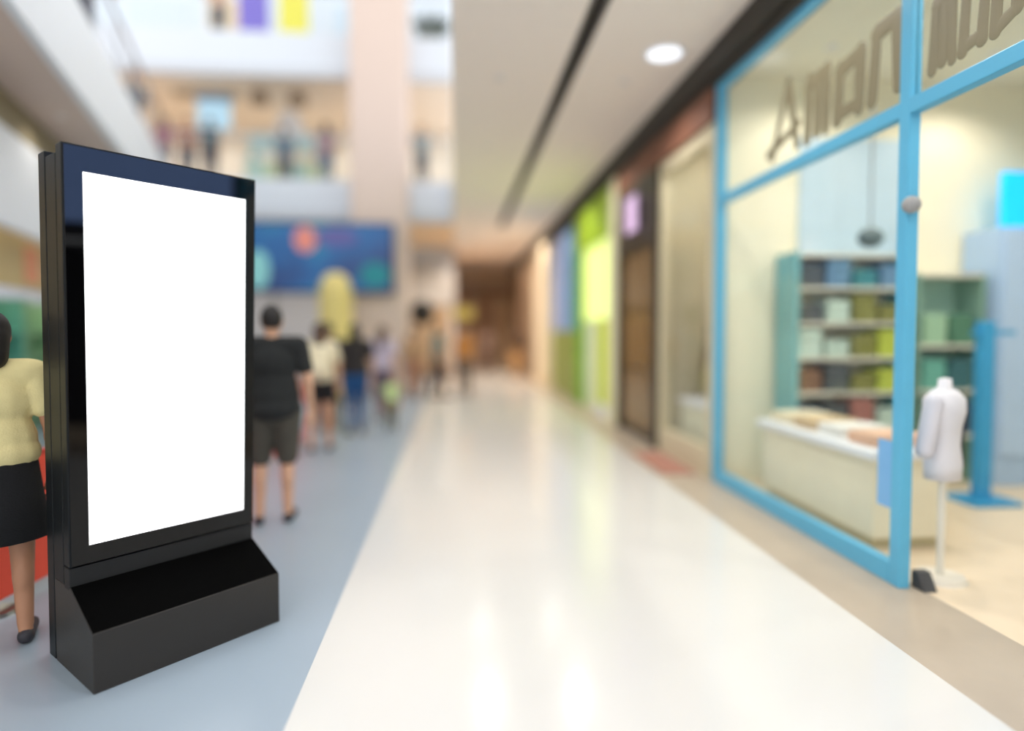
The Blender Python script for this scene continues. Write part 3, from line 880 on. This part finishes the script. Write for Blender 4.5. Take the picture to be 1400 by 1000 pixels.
person('person in a cream yellow top and black skirt before the red barrier', (-2.21, 3.22, 0), math.radians(32), 1.62, (236, 220, 160), (24, 24, 26), 'skirt', 'bob', skin=SKIN2, voxel=.012)
person('person in a black t-shirt and dark shorts facing the screen', (-1.45, 5.15, 0), math.radians(8), 1.73, (36, 38, 38), (78, 74, 66), 'shorts', 'short', voxel=.012, build=1.16, stance=.02, hem=.09)
person('person in black shorts with a cream backpack', (-1.72, 8.2, 0), math.radians(5), 1.64, (226, 214, 184), (26, 26, 28), 'mini', 'long', hairmat=HAIR2, extra=backpack((238, 228, 196)), stance=.04)
person('person with long dark hair in a deep blue outfit', (-1.48, 9.5, 0), math.radians(20), 1.64, (46, 42, 42), (32, 78, 130), 'trousers', 'long', build=1.1, stance=.05)
person('person in a lavender grey top next to the green dressed toddler', (-1.22, 10.8, 0), math.radians(-15), 1.62, (196, 184, 200), (120, 104, 118), 'trousers', 'long', hairmat=HAIR2)
person('toddler in a light green top and olive trousers', (-0.98, 9.75, 0), math.radians(10), .84, (190, 212, 150), (104, 104, 84), 'trousers', 'short', hairmat=HAIR2)
person('person in a dark brown jacket behind the backpack wearer', (-1.95, 9.9, 0), 0.1, 1.66, (58, 46, 42), (50, 44, 46), 'trousers', 'short', sleeve=2)
person('person in an orange tan coat walking behind the lavender top', (-0.95, 14.6, 0), 0.0, 1.62, (176, 140, 108), (170, 120, 96), 'trousers', 'short', hairmat=HAIR2, sleeve=2)
person('person in a teal shirt and navy trousers crossing the white floor', (-0.4, 14.6, 0), math.radians(-70), 1.72, (30, 104, 114), (30, 34, 48), 'trousers', 'short', hairmat=HAIR2, stance=.12)
person('person in an orange top and grey trousers under the yellow sign', (0.22, 14.9, 0), math.radians(180), 1.62, (190, 126, 66), (104, 90, 82), 'trousers', 'long', hairmat=HAIR2)
person('person in a dark brown coat near the far piers', (2.05, 21.0, 0), math.radians(30), 1.66, (84, 64, 50), (214, 170, 118), 'trousers', 'short', hairmat=HAIR2, sleeve=2)
person('person in a mauve brown coat at the corridor end', (1.15, 23.0, 0), 0.2, 1.66, (134, 112, 102), (120, 100, 92), 'trousers', 'short', hairmat=HAIR2, sleeve=2)

# people on the galleries (floors at 4.5, 4.5 and 7.95)
UP = 'visitors leaning on the gallery rail'
def up(label, x, y, z, top, face=180, hair='short', bottom=(80, 80, 90), arms='rail'):
    person(label, (x, y, z), math.radians(face), 1.68, top, bottom, 'trousers', hair, arms=arms, sleeve=.5, voxel=.02, group=UP)
GF, UF = 5.22, 8.75
up('person in a magenta top at the white gallery rail', -7.25, 16.7, GF, (132, 70, 106), 165, 'long')
up('person in a rust top at the white gallery rail', -6.72, 16.75, GF, (150, 104, 86), 190)
up('person in a dark teal top under the lit blue sign', -6.15, 16.7, GF, (56, 84, 96), 10, arms='down')
up('person in a steel blue top at the mint stall', -4.45, 17.2, GF, (84, 112, 134), 10)
up('person in a dusky pink top beside the pink column', -3.3, 16.8, GF, (160, 124, 132), 0, 'long', (100, 118, 144), 'down')
up('person in a grey teal top in the gap beyond the pink column', -0.85, 16.8, GF, (130, 148, 154), 180)
def roll_banner(x, z, rgb, cname):
    t = thing('roll_up_banner', '%s roll-up banner standing behind the upper gallery parapet' % cname, 'banner', (x, 16.6, z))
    obj('base', bx(x - .4, x + .4, 16.5, 16.7, z, z + .07, bev=.01), M_steel, t)
    obj('sheet', bx(x - .37, x + .37, 16.595, 16.605, z + .06, z + 1.9), mat('banner_' + cname, rgb, rough=.6), t)
    obj('top_bar', bx(x - .38, x + .38, 16.59, 16.61, z + 1.9, z + 1.93), M_steel, t)
    obj('pole', cyl(new(), x, 16.63, z + .06, z + 1.92, .012, seg=8), M_steel, t)
roll_banner(-5.0, UF, (120, 104, 200), 'violet blue')
roll_banner(-4.02, UF, (232, 222, 80), 'lemon yellow')
up('person in a salmon top at the upper gallery rail', -5.9, 16.75, UF, (206, 170, 150), 175)
person('person in a dark blue jacket standing on the side balcony', (wing_x(9.5, .34), 9.5, 5.33), math.radians(-75), 1.74, (70, 78, 100), (60, 64, 80), 'trousers', 'short', arms='rail', sleeve=2, voxel=.02)
person('person in a dark slate top at the far end of the side balcony', (wing_x(14.0, .45), 14.0, 5.33), math.radians(-75), 1.7, (62, 72, 84), (60, 60, 66), 'trousers', 'short', arms='rail', sleeve=2, voxel=.02)

# gallery shops: lit blue sign, mint stall, wall openings
bl = thing('lit_blue_sign', 'pale blue lit sign panel hanging from the gallery soffit', 'sign', (-6.2, 17.2, 6.8))
obj('face', bx(-6.62, -5.8, 17.15, 17.25, 6.8, 7.5), mat('sky_sign_face', (170, 206, 226), emit=.25), bl)
obj('header', bx(-6.66, -5.76, 17.12, 17.27, 7.5, 7.64), mat('steel_blue_header', (120, 146, 176)), bl)
obj('awning', bx(-7.2, -5.7, 17.1, 17.4, 7.64, 7.75), mat('taupe_awning', (170, 152, 124)), bl)
st_ = thing('market_stall', 'white gabled stall with mint panels on the gallery', 'stall', (-4.6, 18.0, 5.22))
M_mint = mat('mint_panel', (176, 214, 206), rough=.5)
for i in range(4):
    xx = -5.62 + i * .55
    obj('counter_panel', bx(xx, xx + .53, 17.7, 17.76, 5.22, 6.1, bev=.01), M_mint if i % 2 == 0 else mat('pale_lime_panel', (206, 222, 178)), st_)
obj('counter_top', bx(-5.66, -3.38, 17.66, 18.3, 6.1, 6.17), M_white, st_)
for xx in (-5.6, -3.5):
    obj('post', bx(xx, xx + .06, 18.2, 18.26, 5.22, 6.6), M_white, st_)
obj('sign_board', bx(-5.64, -3.4, 18.16, 18.24, 6.5, 7.0, bev=.01), mat('pale_aqua', (184, 216, 222)), st_)
obj('gable', prism(new(), [(-5.0, 7.0), (-4.1, 7.0), (-4.35, 7.66), (-4.75, 7.66)], 18.16, 18.24, lambda u, v, w: (u, w, v)), M_white, st_)
for xx in (-4.95, -4.0):
    t = thing('pendant_lamp', 'dark brown drum lamp hanging beside the stall gable', 'pendant lamp', (xx, 16.8, 7.36), 0, 'drum lamps over the stall')
    obj('shade', cyl(new(), xx, 16.8, 7.36, 7.6, .24, .2, 18), mat('taupe_shade', (136, 116, 94)), t)
    obj('cord', cyl(new(), xx, 16.8, 7.59, 7.75, .01, seg=6), M_black, t)
for k, (xx, rgb) in enumerate(((-5.5, (90, 190, 190)), (-5.15, (230, 232, 220)), (-4.1, (216, 196, 120)), (-3.75, (150, 110, 110)))):
    vase('stall_jar', xx, 17.95, 6.17, .3, .11, rgb, ['turquoise', 'white', 'honey yellow', 'dull red'][k] + ' jar on the mint stall counter', 'jars on the mint stall')
# upper gallery displays
for k, (x0, x1, rgb) in enumerate(((-9.2, -7.4, (206, 214, 226)), (-7.0, -5.9, (222, 200, 170)), (-3.4, -2.6, (196, 214, 232)))):
    t = thing('gallery_shop_window', ['pale grey', 'sand coloured', 'light blue'][k] + ' shop window on the upper gallery wall', 'shopfront', ((x0 + x1) / 2, 18.95, 8.75))
    obj('pane', bx(x0, x1, 18.93, 19.0, 9.0, 11.0), mat('gallery_pane_%d' % k, rgb, rough=.3), t)
    obj('frame', bx(x0 - .06, x1 + .06, 18.96, 19.0, 8.75, 11.1), M_white, t)
# plant hanging over the upper parapet, beyond the column
pt = thing('potted_plant', 'dark green leafy plant in a trough behind the upper parapet glass', 'plant', (-0.62, 16.4, 8.75))
obj('trough', bx(-0.95, -0.25, 16.28, 16.53, 8.75, 9.05, bev=.01), mat('grey_trough', (120, 124, 120)), pt)
M_leaf = mat('dark_leaf', (72, 82, 74), rough=.6, var=.3, scale=8)
for k in range(60):
    a, b_ = random.uniform(-.9, -.3), random.uniform(16.3, 16.5)
    L = random.uniform(.3, .75)
    dx, dy, dz = random.uniform(-.3, .4), random.uniform(-.15, .2), random.uniform(.1, .9)
    n = Vector((dx, dy, dz)).normalized()
    s_ = n.cross(Vector((0, 1, .3))).normalized() * .045
    p0 = Vector((a, b_, 9.04))
    lb = new()
    q = [p0, p0 + n * L * .5 + s_, p0 + n * L - Vector((0, 0, .06)), p0 + n * L * .5 - s_]
    up_ = n.cross(s_).normalized() * .006
    v1 = [lb.verts.new(v) for v in q]
    v2 = [lb.verts.new(v + up_) for v in q]
    lb.faces.new(v1)
    lb.faces.new(list(reversed(v2)))
    for i in range(4):
        j = (i + 1) % 4
        lb.faces.new((v1[i], v2[i], v2[j], v1[j]))
    obj('leaf', lb, M_leaf, pt)

for k in range(5):  # fill lamps added under both gallery slabs to brighten what stands below
    spotlight(-1.3 - 1.9 * k, 18.9, 7.75, 55, (1.0, 0.98, 0.95), 'added fill spotlight in the gallery soffit over the market stall', 'added gallery soffit spotlights')
    spotlight(-0.7 - 1.6 * k, 18.6, 4.3, 75, (1.0, 0.88, 0.74), 'added fill spotlight in the soffit behind the video screen', 'added ground soffit spotlights')
for k in range(4):  # fill lamps added to lift the dark underside of the side balcony
    yy = 3.5 + 2.6 * k
    spotlight(wing_x(yy, .45), yy, 4.3, 14, (1.0, 0.94, 0.86), 'added fill spotlight under the slanting side balcony', 'added side balcony spotlights')
# left shop contents (seen past the kiosk's edge)
def wing_pt(y, off):
    return wing_x(y, off), y
def left_shelf(yc, off, label, rgb, h):
    x, y_ = wing_pt(yc, off)
    t = thing('shop_shelf', label, 'shelf', (x, y_, 0), 0.295)
    m_ = mat('shelf_%d_%d_%d' % rgb, rgb, rough=.6, var=.15, scale=3)
    for s in (-1, 1):
        obj('side_panel', bx(-.2, .2, s * .6 - .02, s * .6 + .02, 0, h), m_, t, local=True)
    obj('back_panel', bx(-.2, -.17, -.58, .58, 0, h), m_, t, local=True)
    for z in (.3, .7, 1.1, 1.5):
        if z < h:
            obj('shelf_board', bx(-.17, .2, -.58, .58, z, z + .03), m_, t, local=True)
left_shelf(9.0, 1.5, 'sea green shelf inside the left shop under the banner', (104, 176, 156), 2.0)
left_shelf(10.4, 1.5, 'sage green shelf further inside the left shop', (150, 190, 150), 2.0)
left_shelf(7.6, 1.5, 'dark green shelf in the left shop nearest its first post', (84, 130, 116), 2.0)
x, y_ = wing_pt(9.0, 1.1)
t = thing('hanging_banner', 'olive and orange banner hung inside the left shop', 'banner', (x, y_, 2.1), .295)
obj('cloth', bx(-.02, .02, -1.3, 1.3, 0, .7), mat('olive_cloth', (196, 172, 120), var=.25, scale=1.5), t, local=True)
obj('orange_patch', bx(.02, .03, .1, .7, .1, .6), mat('orange_patch', (226, 150, 110)), t, local=True)
for s in (-1.2, 1.2):
    obj('cord', cyl(new(), 0, s, .69, 4.3 - 2.1, .008, seg=6), M_steel, t, local=True)
for k, yy in enumerate((7.4, 10.4)):  # warm glowing panels added to light up the left shop's inside
    x, y_ = wing_pt(yy, 2.6)
    ceiling_panel(x, y_, 4.3, .6, .5, 'added warm fill panel inside the left shop', M_gal, 'added warm fill panels of the left shop')

# ------------------------------------------------------------------ the advertising kiosk
KA = Vector((-1.5173, 2.7369, 0))
KANG = 0.8144
W, D, SP, ST, SB = 0.8602, 0.5589, 0.2572, 0.3283, 0.4727
H1, H2, HB, HS, HL = 2.3376, 2.335, 0.2581, 0.3937, 0.4804
LEAN, FLARE = 0.035, 0.012
X0, X1, Z0, Z1 = 0.0754, 0.8014, 0.5676, 2.223
ki = thing('advertising_kiosk', 'tall black advertising kiosk with a blank white screen', 'kiosk', KA, KANG)
M_case = mat('kiosk_case', (50, 47, 44), rough=.42, var=.05, spec=.35, bump=.03)
M_side = mat('kiosk_side', (19, 22, 24), rough=.42, var=.05, spec=.3)
M_bezel = mat('kiosk_bezel_glass', (3, 3, 4), rough=.03, var=0, spec=.5, ior=1.4)
M_cover = mat('kiosk_cover', (3, 3, 3), rough=.75, var=0, spec=.03)
def kp(w, s, z):
    zz = max(0, z - HS)
    return (w + (w - W / 2) * FLARE * zz, s - LEAN * zz, z)
def slab(w0, w1, s0, s1, z0, z1, bev=0.004):
    b = new()
    co_ = [(w0, s0), (w1, s0), (w1, s1), (w0, s1)]
    lo = [b.verts.new(kp(a, c, z0)) for a, c in co_]
    hi = [b.verts.new(kp(a, c, z1)) for a, c in co_]
    b.faces.new(list(reversed(lo)))
    b.faces.new(hi)
    for i in range(4):
        j = (i + 1) % 4
        b.faces.new((lo[i], lo[j], hi[j], hi[i]))
    if bev:
        bmesh.ops.bevel(b, geom=list(b.edges), offset=bev, segments=2, affect='EDGES', profile=.6)
    return b
def kobj(name, b, m, parent=ki):
    return obj(name, b, m, parent, local=True)
# base: wedge-topped box
bb = prism(new(), [(0, 0), (0, HB), (SP - .004, HS - .004), (SB - .012, HS - .004), (SB - .012, 0)], 0.0, W, lambda u, v, w: (w, u, v))
bmesh.ops.bevel(bb, geom=list(bb.edges), offset=.004, segments=2, affect='EDGES', profile=.6)
base = kobj('base', bb, M_case)
nrm = Vector((-(HS - HB), SP)).normalized() * .003
cv = prism(new(), [(0.004, HB), (SP - .002, HS - .002), (SP - .002 + nrm.x, HS - .002 + nrm.y), (0.004 + nrm.x, HB + nrm.y)], .003, W - .003, lambda u, v, w: (w, u, v))
kobj('sloped_cover', cv, M_cover, base)
# front screen housing
kobj('screen_housing', slab(0, W, SP, ST, HL - .0, H1), M_side)
kobj('ledge', slab(.0, W, SP + .004, ST, HS - .02, HL - .006), mat('kiosk_ledge', (34, 34, 34), rough=.5, spec=.3))
bz = slab(.006, W - .006, SP - .006, SP + .001, HL + .004, H1 - .008, bev=.0015)
bezel = kobj('bezel_glass', bz, M_bezel)
kobj('screen', slab(X0, X1, SP - .0075, SP - .0062, Z0, Z1, bev=0), mat('screen_white', (255, 255, 255), var=0, emit=1.0, rough=.4, spec=.1))
# rear body with a shadow gap and the thin back shell
kobj('shadow_gap', slab(.012, W - .012, ST - .002, SB + .002, 0.0, H2 - .045, bev=0), M_black)
kobj('rear_body', slab(0, W, ST + .004, SB - .012, HS - .003, H2 - .03), M_side)
kobj('back_shell', slab(0, W, SB, D, 0.0, H2), M_side)
